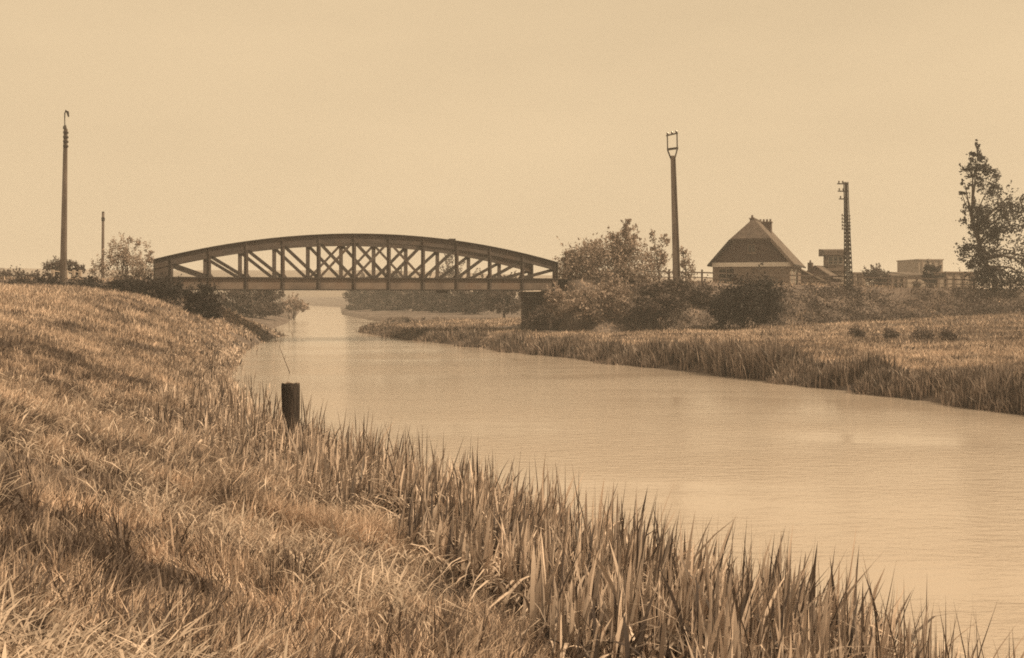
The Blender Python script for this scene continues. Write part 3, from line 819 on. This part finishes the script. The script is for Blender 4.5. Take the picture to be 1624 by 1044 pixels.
def plant(name, label, cat, base, blobs, n, leaf, tone='mid', seed=1, trunk=None, group=None, spread=.33, clump=26, stems=6, upright=0.0, shoots=9, crown='crown', wood='trunk'):
    """blobs: list of (dx, dz, rx, rz) ellipsoids making up the crown; base: Vector on the ground.
    clumps of leaves sit towards the outside of the blobs and hang on limbs that start at the ground or trunk"""
    r = np.random.default_rng(seed); rd = random.Random(seed)
    root = empty(name, base, 0, label, cat, group)
    vol = np.array([b[2] * b[2] * b[3] for b in blobs]); vol = np.sqrt(vol); vol /= vol.sum()
    PP = []; CC = []; cents = []
    c0 = np.array(LEAFS[tone])
    for (dx, dz, rx, rzz), fr in zip(blobs, vol):
        k = max(5, int(clump * len(blobs) * fr))
        for _ in range(k):
            d = r.normal(size=3); d /= np.linalg.norm(d)
            rad = r.uniform(.35, 1.0) ** .6
            c = np.array([dx + d[0] * rx * rad, d[1] * rx * .85 * rad, dz + d[2] * rzz * rad])
            if c[2] < .15: c[2] = .15 + abs(r.normal()) * .15
            cr = spread * (rx + rzz) / 2 * r.uniform(.55, 1.25)
            m = max(6, int(n * fr / k * r.uniform(.6, 1.4)))
            q = r.normal(size=(m, 3)) * np.array([cr, cr, cr * (.75 + upright)]) * .55
            PP.append(c + q); cents.append(c)
            CC.append(np.repeat((c0 * r.uniform(.72, 1.32))[None], m, 0) * r.uniform(.8, 1.2, (m, 1)))
    for (dx, dz, rx, rzz), fr in zip(blobs, vol):         # shoots that break the outline
        for _ in range(int(shoots * len(blobs) * fr) + 2):
            d = r.normal(size=3); d[2] = abs(d[2]) * .9 + .1; d /= np.linalg.norm(d)
            c = np.array([dx + d[0] * rx * .8, d[1] * rx * .75, dz + d[2] * rzz * .8])
            g = d * .6 + np.array([r.normal() * .2, 0, .75]); L = r.uniform(.3, .8) * .5 * (rx + rzz)
            m = int(10 + L * 14); tt = r.random(m)
            PP.append(c + g * (tt * L)[:, None] + r.normal(size=(m, 3)) * (.06 + .16 * (1 - tt) * L)[:, None] * .6)
            CC.append(np.repeat((c0 * r.uniform(.9, 1.4))[None], m, 0) * r.uniform(.8, 1.2, (m, 1)))
    P = np.concatenate(PP); C = np.concatenate(CC)
    P[:, 2] = np.where(P[:, 2] < .03, np.abs(P[:, 2]) + .03, P[:, 2])
    me = leaf_mesh(P, leaf, C, r)
    link(crown, me, M['leaf'], root)
    m = MB()
    if trunk:
        th, tr_ = trunk
        top = Vector((blobs[-1][0], 0, blobs[-1][1] + blobs[-1][3] * .75))
        pts = [Vector((0, 0, -.3)), Vector((rd.uniform(-.1, .1), rd.uniform(-.1, .1), th * .5)), Vector((top.x * .25, 0, th)), Vector((top.x * .7, rd.uniform(-.2, .2), (th + top.z) / 2)), top]
        m.tube(pts, [tr_ * 1.25, tr_, tr_ * .85, tr_ * .5, tr_ * .12], 9)
        starts = pts
    for i in range(min(len(cents), stems * (3 if trunk else 2))):
        c = cents[rd.randrange(len(cents))]
        c = Vector(c)
        if trunk:
            f = min(max((c.z - th * .6) / max(top.z - th * .6, .1) * .75, .0), .85)
            zz = th + (top.z - th) * f * .8
            fz = (zz - th) / (top.z - th)
            a = Vector((top.x * (.25 + .75 * fz), 0, zz)); r0 = tr_ * .45 * (1 - .6 * fz)
        else:
            a = Vector((rd.uniform(-.3, .3) * blobs[0][2] + blobs[0][0] * .3, rd.uniform(-.2, .2), -.15)); r0 = max(.02, .012 * c.z + .012)
        mid = a.lerp(c, .55) + Vector((rd.uniform(-.15, .15), rd.uniform(-.15, .15), .12 * (c - a).length))
        m.tube([a, mid, c + Vector((0, 0, .1))], [r0, r0 * .65, r0 * .2], 6)
    m.build(wood, M['bark'], root)
    return root

def on(px, Y): 
    x = (px - 812) / F * Y
    return Vector((x, Y, hz(x, Y)))
def blob(b, px, py, prx, prz, Y=None):
    """ellipsoid given by what it covers in the photo, relative to base b"""
    k = b.y / F
    return ((px - 812) * k - b.x, EYE - (py - 467) * k - b.z, prx * k, prz * k)

def P_(name, label, cat, px, Y, bl, n, leaf, **kw):
    b = on(px, Y)
    return plant(name, label, cat, b, [blob(b, *q) for q in bl], n, leaf, **kw)

# right of the bridge
P_('tree', 'taller bushy tree with ragged pointed crown right of the bridge end', 'tree', 985, 86, [(965, 435, 40, 50), (1003, 428, 34, 45), (973, 395, 15, 26), (998, 378, 12, 26), (985, 400, 18, 20), (996, 358, 5, 10)], 9500, .10, tone='light', seed=11, trunk=(1.8, .14), clump=34, spread=.30, upright=.3)
P_('tree', 'lower rounded tree touching the right end of the bridge', 'tree', 925, 88, [(918, 440, 36, 42), (935, 408, 24, 22), (905, 418, 14, 22), (948, 400, 8, 16)], 7500, .10, tone='light', seed=12, trunk=(1.4, .12), clump=34, spread=.30, upright=.3)
P_('sapling', 'thin see-through sapling left of the framed concrete pole', 'sapling', 1046, 87, [(1044, 422, 15, 28), (1053, 395, 8, 22), (1036, 385, 5, 18)], 1300, .085, tone='light', seed=13, trunk=(1.2, .06), clump=17, spread=.30, upright=.4)
P_('sapling', 'thin sapling just right of the framed concrete pole', 'sapling', 1089, 88, [(1090, 428, 10, 22), (1083, 408, 5, 16)], 600, .085, tone='light', seed=14, trunk=(1.0, .05), clump=13, spread=.32, upright=.4)
P_('bush', 'spreading dark bush at the foot of the bridge-end trees', 'bush', 925, 80, [(885, 480, 18, 22), (910, 482, 32, 24), (945, 482, 30, 28), (975, 474, 26, 32)], 8000, .095, tone='light', seed=15, crown='foliage', wood='stems', clump=36, spread=.27)
P_('bush', 'dark bush below the framed concrete pole', 'bush', 1040, 79.5, [(1042, 478, 36, 32), (1070, 468, 26, 28), (1025, 492, 22, 18)], 9000, .095, tone='mid', seed=16, crown='foliage', wood='stems', clump=36, spread=.27)
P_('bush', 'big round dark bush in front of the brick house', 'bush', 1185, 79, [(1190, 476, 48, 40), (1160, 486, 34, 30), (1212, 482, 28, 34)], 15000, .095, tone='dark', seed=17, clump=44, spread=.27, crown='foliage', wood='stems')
P_('bush', 'small scrubby bush on the embankment between the two dark bushes', 'bush', 1105, 84, [(1105, 470, 24, 22), (1118, 485, 16, 16)], 2600, .10, tone='mid', seed=18, crown='foliage', wood='stems')
P_('tree', 'tall loose-leaved tree at the right edge of the view', 'tree', 1577, 94, [(1588, 420, 62, 40), (1575, 345, 38, 40), (1548, 345, 20, 22), (1540, 405, 26, 18), (1562, 372, 26, 22), (1606, 350, 20, 40), (1585, 448, 50, 18), (1562, 290, 24, 26), (1546, 274, 18, 20), (1550, 248, 14, 16), (1530, 300, 9, 12)], 9500, .115, tone='dark', seed=78, trunk=(2.0, .22), clump=26, spread=.32, stems=16)
P_('bush', 'hazy bush behind the fence right of the lattice pole', 'bush', 1390, 122, [(1388, 440, 20, 14), (1400, 446, 14, 10)], 1600, .13, tone='mid', seed=20, crown='foliage', wood='stems')
P_('bush', 'hazy bush in front of the flat-roofed building at right', 'bush', 1478, 121, [(1478, 436, 15, 14)], 1300, .13, tone='dark', seed=21, crown='foliage', wood='stems')
P_('bush', 'low ragged bush at the foot of the right bridge abutment', 'bush', 848, 82.5, [(846, 508, 20, 9), (868, 500, 16, 14)], 2600, .08, tone='mid', seed=33, crown='foliage', wood='stems', clump=30, spread=.3)
# left of the bridge
P_('shrub', 'loose leggy shrub beside the thin wooden pole at left', 'shrub', 196, 84, [(196, 425, 34, 28), (186, 400, 20, 22), (208, 398, 15, 22), (158, 430, 14, 16)], 3600, .07, tone='light', seed=22, clump=34, spread=.22, stems=12, upright=.3, crown='foliage', wood='stems')
P_('shrub', 'smaller leggy shrub against the left end of the bridge', 'shrub', 226, 83, [(228, 428, 20, 22), (237, 403, 8, 16)], 1700, .07, tone='light', seed=23, clump=24, spread=.24, upright=.4, crown='foliage', wood='stems')
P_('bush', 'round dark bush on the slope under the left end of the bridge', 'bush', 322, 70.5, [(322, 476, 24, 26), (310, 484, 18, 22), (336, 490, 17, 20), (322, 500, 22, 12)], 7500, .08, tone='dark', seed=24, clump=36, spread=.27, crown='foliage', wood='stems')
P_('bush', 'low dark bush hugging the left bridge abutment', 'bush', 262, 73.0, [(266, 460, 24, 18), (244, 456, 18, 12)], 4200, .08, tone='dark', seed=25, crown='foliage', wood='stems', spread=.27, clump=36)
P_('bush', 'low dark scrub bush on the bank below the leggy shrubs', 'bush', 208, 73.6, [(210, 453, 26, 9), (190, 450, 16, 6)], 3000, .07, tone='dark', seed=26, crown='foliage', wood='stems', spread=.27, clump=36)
P_('bush', 'small bush behind the left of the tall pole and white railing', 'bush', 84, 92, [(82, 430, 14, 14), (90, 424, 8, 10)], 1500, .085, tone='mid', seed=27, crown='foliage', wood='stems')
P_('bush', 'small dark bush just right of the tall left pole', 'bush', 114, 94, [(116, 426, 10, 11), (126, 430, 8, 8)], 1300, .085, tone='mid', seed=28, crown='foliage', wood='stems')
P_('bush', 'low bush at the extreme left edge of the horizon', 'bush', 40, 100, [(42, 441, 18, 7), (14, 438, 20, 8), (62, 440, 10, 5)], 1800, .09, tone='mid', seed=29, crown='foliage', wood='stems')
# beyond the bridge
P_('tree', 'dense round tree seen under the left part of the bridge', 'tree', 400, 128, [(400, 470, 34, 24), (430, 476, 22, 24), (374, 478, 26, 22), (400, 488, 46, 14), (430, 490, 22, 12)], 11000, .14, tone='mid', seed=31, trunk=(.6, .12), clump=40, spread=.26)
P_('bush', 'low bush on the far left bank beyond the bridge', 'bush', 464, 150, [(462, 484, 16, 10), (480, 487, 10, 7)], 1800, .14, tone='light', seed=32, crown='foliage', wood='stems')
far = [(575, 205, 24, 26, 'pale hazy tree leftmost of the row beyond the right bank'),
       (622, 190, 28, 28, 'broad hazy tree second in the row beyond the right bank'),
       (668, 178, 24, 26, 'hazy tree in the row, under the middle right of the bridge'),
       (712, 165, 26, 34, 'taller hazy tree in the row showing through the lattice'),
       (752, 150, 26, 26, 'hazy tree of the row seen under the right half of the bridge'),
       (800, 128, 26, 26, 'nearer darker tree of the row beside the right abutment')]
for i, (px, Y, rx, h, lab) in enumerate(far):
    P_('tree', lab, 'tree', px, Y, [(px, 470, rx, h * .95), (px - rx * .6, 476, rx * .65, h * .75), (px + rx * .65, 476, rx * .65, h * .75), (px, 486, rx * 1.1, h * .4), (px + 2, 458, rx * .6, h * (1.5 if i == 3 else .8))], 8000, .001 * Y, tone='mid', seed=40 + i, trunk=(.8, .13), clump=30, spread=.28, group='row of hazy trees beyond the bridge')

def pieces_scrub(name, label, cat, pts, n, leaf, tone, seed):
    r = np.random.default_rng(seed)
    P = []; C = []
    c0 = np.array(LEAFS[tone])
    for (x, y, rad, hh) in pts:
        m = int(n / len(pts))
        q = r.normal(size=(m, 3)) * .5
        X = x + q[:, 0] * rad; Y = y + q[:, 1] * rad
        Z = height(X, Y) + np.abs(q[:, 2]) * hh + .02
        P.append(np.stack([X, Y, Z], 1)); C.append(np.repeat((c0 * r.uniform(.7, 1.35))[None], m, 0))
    return tag(link(name, leaf_mesh(np.concatenate(P), leaf, np.concatenate(C), r), M['leaf']), label, cat, kind='stuff')

r_ = np.random.default_rng(91)
pts = []
for _ in range(420):
    s = r_.uniform(29, 78); t = -r_.uniform(1.2, 6.8)
    p = FOOT + AX * s + NB * t
    pts.append((p[0], p[1], r_.uniform(.4, 1.1), r_.uniform(.3, .6 if t > -2.5 else .95)))
pieces_scrub('embankment_scrub', 'tangled brown scrub covering the slope of the right embankment', 'scrub', pts, 30000, .09, 'mid', 92)
pts = []
for _ in range(60):
    s = r_.uniform(-9, 1.5); t = -r_.uniform(.5, 3.6)
    p = FOOT + AX * s + NB * t
    pts.append((p[0], p[1], r_.uniform(.3, .7), r_.uniform(.2, .6)))
pieces_scrub('roadside_scrub', 'dark creeping scrub along the road edge left of the bridge', 'scrub', pts, 6000, .075, 'dark', 93)
for i, (px, py, lab) in enumerate([(1357, 518, 'small dark tussock in the meadow, leftmost of four'), (1410, 511, 'tiny dark tussock in the meadow, second from the left'),
                                   (1462, 512, 'wider dark tussock in the meadow, third from the left'), (1500, 514, 'dark tussock in the meadow nearest the right edge')]):
    Y = 66 - i * 2
    b = on(px, Y)
    plant('tussock', lab, 'tussock', b, [(0, .25, .30 + .25 * (i == 2), .30), (.35, .15, .25, .15)], 420, .06, 'mid', 60 + i, spread=.6, upright=.5, group='tussocks in the meadow', crown='foliage', wood='stems')

# ------------------------------------------------------------------ grass and reeds
def blades(name, P, h, w, yaw, ldir, lean, col, mat, segs, label, cat, prof=None, droop=None, tipcol=None):
    """one strip per blade: segs sections, tip closed to a point"""
    n = len(P)
    ax = np.stack([np.cos(yaw), np.sin(yaw), 0 * yaw], 1)
    ld = np.stack([np.cos(ldir), np.sin(ldir)], 1)
    V = np.zeros((n, 2 * segs + 1, 3), np.float32); C = np.zeros((n, 2 * segs + 1, 3), np.float32)
    for i in range(segs + 1):
        t = i / segs
        z = h * (t - (0 if droop is None else droop * t ** 4)) * np.sqrt(np.clip(1 - (lean * t) ** 2 * .45, .1, 1))
        off = h * lean * t ** 2.0
        c = P.copy(); c[:, 0] += ld[:, 0] * off; c[:, 1] += ld[:, 1] * off; c[:, 2] += z
        cc = col if tipcol is None else col * (1 - t) + tipcol * t
        if i < segs:
            ww = w * (1 - t * .55 if prof is None else np.interp(t, prof[0], prof[1]))
            V[:, 2 * i] = c - ax * ww[:, None] / 2; V[:, 2 * i + 1] = c + ax * ww[:, None] / 2
            C[:, 2 * i] = cc; C[:, 2 * i + 1] = cc
        else:
            V[:, 2 * i] = c; C[:, 2 * i] = cc
    b = (np.arange(n) * (2 * segs + 1))[:, None]
    q = np.concatenate([b + np.array([2 * i, 2 * i + 1, 2 * i + 3, 2 * i + 2]) for i in range(segs - 1)]) if segs > 1 else None
    t_ = b + np.array([2 * segs - 2, 2 * segs - 1, 2 * segs])
    me = mesh_np(name, V.reshape(-1, 3), q, t_, C.reshape(-1, 3))
    return tag(link(name, me, mat), label, cat, kind='stuff')

def dl_of(x, y):
    sl = (xl(y + 3) - xl(y - 3)) / 6
    return (xl(y) - x) / np.sqrt(1 + sl * sl)
def dr_of(x, y):
    sr = (xr(y + 3) - xr(y - 3)) / 6
    return (x - xr(y)) / np.sqrt(1 + sr * sr)

def grass_colour(x, y, n, r, dryness=.6):
    a = fbm(x * .22 + 9, y * .22 + 3, 3)                 # drier and greener patches
    b = fbm(x * 1.3 + 70, y * 1.3, 2)
    c = fbm(x * 3.1 + 20, y * 3.1 + 11, 2)
    k = np.clip((a - .5) * 1.2 + (b - .5) * 1.9 + (c - .5) * 1.5 + dryness + r.normal(size=n) * .25, 0, 1)[:, None]
    dry = np.array([.58, .455, .375]); green = np.array([.105, .080, .071])
    return (green * (1 - k) + dry * k) * r.uniform(.8, 1.2, (n, 1))

def tufts(y0, y1, count, per, tuft_r, hmin, hmax, w, seed, name, label, segs, side='l', xpad=3.0, dmin=.9, dryness=.6):
    r = np.random.default_rng(seed)
    # even cover as seen from the bank: fewer, bigger tufts with distance
    got = [[], []]; need = count
    while need > 0:
        m = need * 3
        iy = r.random(m)
        y = 1 / (1 / y0 + (1 / y1 - 1 / y0) * iy)
        half = .4274 * y + xpad
        x = r.uniform(-1, 1, m) * half
        ok = (dl_of(x, y) > dmin) if side == 'l' else (dr_of(x, y) > dmin)
        e, s, t = embank(x, y)
        ok &= ~((np.abs(t) < 2.3) & ((s < S0) | (s > S1)))
        ok &= ~((np.abs(t) < 4.2) & (s > S0 - .3) & (s < 1.2)) & ~((np.abs(t) < 7) & (s > 25) & (s < 28.4))
        if side == 'l':
            ok &= x < xl(y)
        x, y = x[ok][:need], y[ok][:need]
        got[0].append(x); got[1].append(y); need -= len(x)
    tx = np.concatenate(got[0]); ty = np.concatenate(got[1])
    nT = len(tx)
    hfield = .5 * fbm(tx * .45 + 5, ty * .45 + 8, 3) + .5 * fbm(tx * 1.4 + 5, ty * 1.4 + 8, 2)
    th = (hmin + (hmax - hmin) * np.clip((hfield - .25) * 2, 0, 1)) * r.uniform(.8, 1.2, nT)
    tdir = (fbm(tx * .5 + 31, ty * .5 + 2, 2) - .5) * 6.0 + .3 + r.normal(size=nT) * 1.1
    tl = r.uniform(.15, .75, nT)
    tcol = grass_colour(tx, ty, nT, r, dryness)
    dist = np.maximum(ty, 4.0)
    rep = lambda a: np.repeat(a, per, axis=0)
    n = nT * per
    spread = rep(tuft_r * np.maximum(1, dist / 18))
    a = r.uniform(0, 2 * np.pi, n); rr = np.sqrt(r.random(n)) * spread
    x = rep(tx) + np.cos(a) * rr; y = rep(ty) + np.sin(a) * rr
    P = np.stack([x, y, height(x, y) - .02], 1)
    h = rep(th) * r.uniform(.55, 1.15, n)
    wd = np.maximum(w, .00075 * rep(dist)) * r.uniform(.6, 1.4, n)
    yaw = r.normal(size=n) * .9
    ldir = np.where(r.random(n) < .6, rep(tdir) + r.normal(size=n) * .5, a)
    lean = np.clip(rep(tl) + r.normal(size=n) * .25, 0, 1.2)
    droop = np.where(r.random(n) < .5, r.uniform(0, .7, n), 0)
    col = rep(tcol) * r.uniform(.75, 1.3, (n, 1))
    tip = col * 1.12
    return blades(name, P, h, wd, yaw, ldir, lean, col, M['grass'], segs, label, 'grass', tipcol=tip, droop=droop)

tufts(4.0, 13, 9500, 13, .06, .07, .33, .010, 101, 'bank_grass', 'tall dry tufted grass in the foreground of the left bank', 3, dryness=.58)
tufts(12, 34, 11000, 12, .075, .08, .40, .017, 102, 'bank_grass', 'dry tufted grass on the middle stretch of the left bank', 2, dryness=.55)
tufts(32, 100, 9500, 10, .15, .15, .36, .02, 103, 'bank_grass', 'grass on the left bank up to the bridge', 2, dryness=.46)
tufts(24, 125, 16000, 10, .17, .15, .34, .02, 104, 'meadow_grass', 'meadow grass on the right bank up to the embankment', 2, side='r', xpad=4, dmin=.4, dryness=.44)

def seedheads(count, seed):
    """flowering stalks standing above the foreground grass"""
    r = np.random.default_rng(seed)
    y = 1 / (1 / 3.8 + (1 / 26 - 1 / 3.8) * r.random(count * 3)); x = r.uniform(-1, 1, count * 3) * (.43 * y + 2)
    ok = (dl_of(x, y) > 1.2) & (fbm(x * .5 + 60, y * .5, 2) > .42); x, y = x[ok][:count], y[ok][:count]; n = len(x)
    P = np.stack([x, y, height(x, y)], 1)
    col = np.repeat(np.array([[.58, .475, .405]]), n, 0) * r.uniform(.6, 1.15, (n, 1))
    return blades('seed_heads', P, r.uniform(.25, .48, n), np.maximum(.012, .0013 * y) * r.uniform(.6, 1.4, n), r.normal(size=n) * .8, r.normal(size=n) * 1.6 + .2, r.uniform(.3, 1.1, n), col, M['grass'], 4,
                  'pale flowering grass stalks on the left bank', 'grass', prof=([0, .55, .7, .85, 1], [.22, .22, 1.0, .9, .3]), droop=r.uniform(0, .85, n))
seedheads(15000, 110)
tufts(4.6, 30, 1300, 12, .07, .14, .40, .014, 105, 'dark_weeds', 'dark rank weeds mixed into the dry grass of the left bank', 3, dryness=-.45)

def reeds_left():
    r = np.random.default_rng(120)
    m = 6000
    y = 1 / (1 / 4.5 + (1 / 95 - 1 / 4.5) * r.random(m * 3) ** .9)
    # clumps at the water edge, thinning out into the water and up the bank
    d = r.normal(size=m * 3) * .6 - .1 + np.where(r.random(m * 3) < .5, r.uniform(0, 2.6, m * 3), 0)
    sl = (xl(y + 3) - xl(y - 3)) / 6
    x = xl(y) - d * np.sqrt(1 + sl * sl)
    ragged = fbm(x * .8 + 4, y * .8, 2)
    ok = (d > -1.5) & (d < 1.0 + 3.2 * (ragged - .2)) & (fbm(x * 1.3, y * 1.1 + 20, 2) > np.interp(y, [9, 14], [.25, .38]))
    x, y, d = x[ok][:m], y[ok][:m], d[ok][:m]
    ex = r.uniform(-4.5, -3.2, 70); ey = r.uniform(19.6, 21.4, 70)      # thick growth in front of the mooring post
    x = np.concatenate([x, ex]); y = np.concatenate([y, ey]); d = np.concatenate([d, np.full(70, .2)]); nT = len(x)
    per = 13
    rep = lambda a: np.repeat(a, per, axis=0)
    n = nT * per
    X = rep(x) + r.normal(size=n) * .085 * np.maximum(1, rep(y) / 25); Y = rep(y) + r.normal(size=n) * .085
    Z = np.maximum(height(X, Y), -.35) - .03
    P = np.stack([X, Y, Z], 1)
    fade = np.interp(rep(y), [4, 22, 27, 33, 45, 70, 95], [.95, .9, .7, .5, .32, .25, .22]) * np.interp(rep(d), [-1, .3, 2.6], [1.05, 1, .5])
    th = rep(r.uniform(.45, 1.1, nT) * (.5 + .95 * fbm(x * .8, y * .8 + 50, 2)))
    h = th * r.uniform(.45, 1.2, n) * fade + .08
    w = np.maximum(.025, .0010 * rep(y)) * r.uniform(.3, 1.7, n)
    bent = r.random(n) < .5
    lean = np.where(bent, r.uniform(.35, 1.1, n), np.abs(r.normal(size=n)) * .2)
    droop = np.where(bent, r.uniform(.25, .95, n), r.uniform(0, .08, n))
    ldir = np.where(r.random(n) < .5, .2 + r.normal(size=n) * .8, r.uniform(0, 6.28, n))
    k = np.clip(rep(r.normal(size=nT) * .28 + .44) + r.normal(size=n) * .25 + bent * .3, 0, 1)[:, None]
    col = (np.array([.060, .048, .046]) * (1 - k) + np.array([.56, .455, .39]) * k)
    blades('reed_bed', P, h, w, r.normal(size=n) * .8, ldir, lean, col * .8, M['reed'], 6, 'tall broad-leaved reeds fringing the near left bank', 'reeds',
           prof=([0, .3, .7, .85, 1], [.7, 1, .85, .55, .2]), droop=droop, tipcol=col * 1.5)  # leaf bases darkened for the shade in the gaps; dry tips paler
    # thin upright stalks taller than the leaves
    q = r.random(nT) < .12
    xs, ys = x[q], y[q]; n = len(xs)
    P = np.stack([xs, ys, np.maximum(height(xs, ys), -.3)], 1)
    col = np.repeat(np.array([[.13, .10, .085]]), n, 0) * r.uniform(.7, 1.3, (n, 1))
    blades('reed_stalks', P, r.uniform(1.0, 1.5, n) * np.interp(ys, [4, 25, 60], [1, 1, .5]), np.maximum(.009, .0008 * ys), r.normal(size=n), r.uniform(0, 6.28, n), r.uniform(0, .2, n), col, M['reed'], 4,
           'thin upright reed stalks above the near reed bed', 'reeds', prof=([0, .6, .8, .95, 1], [.5, .5, 1.3, 1, .3]))
reeds_left()

def reeds_right():
    r = np.random.default_rng(130)
    m = 9000
    y = r.uniform(14, 112, m) if False else 1 / (1 / 16 + (1 / 140 - 1 / 16) * r.random(m))
    d = np.abs(r.normal(size=m)) * .8 - .2
    wob = (vnoise(y * .45, y * 0 + 3) - .5) * 1.5 + (vnoise(y * 1.6, y * 0 + 9) - .5) * .7
    d = d + np.where(d < 1, wob, 0)
    d = np.maximum(d, -.75)
    sr = (xr(y + 3) - xr(y - 3)) / 6
    x = xr(y) + d * np.sqrt(1 + sr * sr)
    nT = m; per = 8; n = m * per
    rep = lambda a: np.repeat(a, per, axis=0)
    X = rep(x) + r.normal(size=n) * .15; Y = rep(y) + r.normal(size=n) * .15
    P = np.stack([X, Y, np.maximum(height(X, Y), -.3) - .03], 1)
    fade = np.interp(rep(y), [16, 45, 70, 100, 140], [1.0, .85, .6, .42, .35]) * np.interp(rep(d), [-.8, -.2, .2, 1.0, 2.5], [.75, .95, 1, .9, .5])
    h = rep(r.uniform(.7, 1.2, nT) * (.12 + 1.65 * fbm(x * .6, y * .6, 2))) * r.uniform(.55, 1.15, n) * fade
    w = np.maximum(.022, .0009 * rep(y)) * r.uniform(.6, 1.4, n)
    bent = r.random(n) < .15
    lean = np.where(bent, r.uniform(.4, .8, n), np.abs(r.normal(size=n)) * .18)
    k = np.clip(rep(r.normal(size=nT) * .22 + .1 + .5 * fbm(x * .8 + 3, y * .8, 2)) + r.normal(size=n) * .18, 0, 1)[:, None]
    col = (np.array([.055, .044, .042]) * (1 - k) + np.array([.40, .32, .28]) * k)
    blades('reed_bed', P, h, w, r.normal(size=n) * .7, r.uniform(0, 6.28, n), lean, col, M['reed'], 3, 'dark reeds along the waterline of the right bank', 'reeds', prof=([0, .4, .8, 1], [.8, 1, .7, .3]))
reeds_right()

# ------------------------------------------------------------------ haze
def haze():
    m = bpy.data.materials.new('haze'); m.use_nodes = True
    nt = m.node_tree
    nt.nodes.clear()
    o = nt.nodes.new('ShaderNodeOutputMaterial'); v = nt.nodes.new('ShaderNodeVolumePrincipled')
    v.inputs['Color'].default_value = (.95, .95, .95, 1)
    v.inputs['Density'].default_value = .00095
    v.inputs['Anisotropy'].default_value = .1
    nt.links.new(v.outputs[0], o.inputs['Volume'])
    MBx = MB().box(-1300, 1300, -90, 2550, -2.5, 30)
    return tag(MBx.build('haze', m), 'thin even summer haze filling the air', 'haze', kind='stuff')
haze()
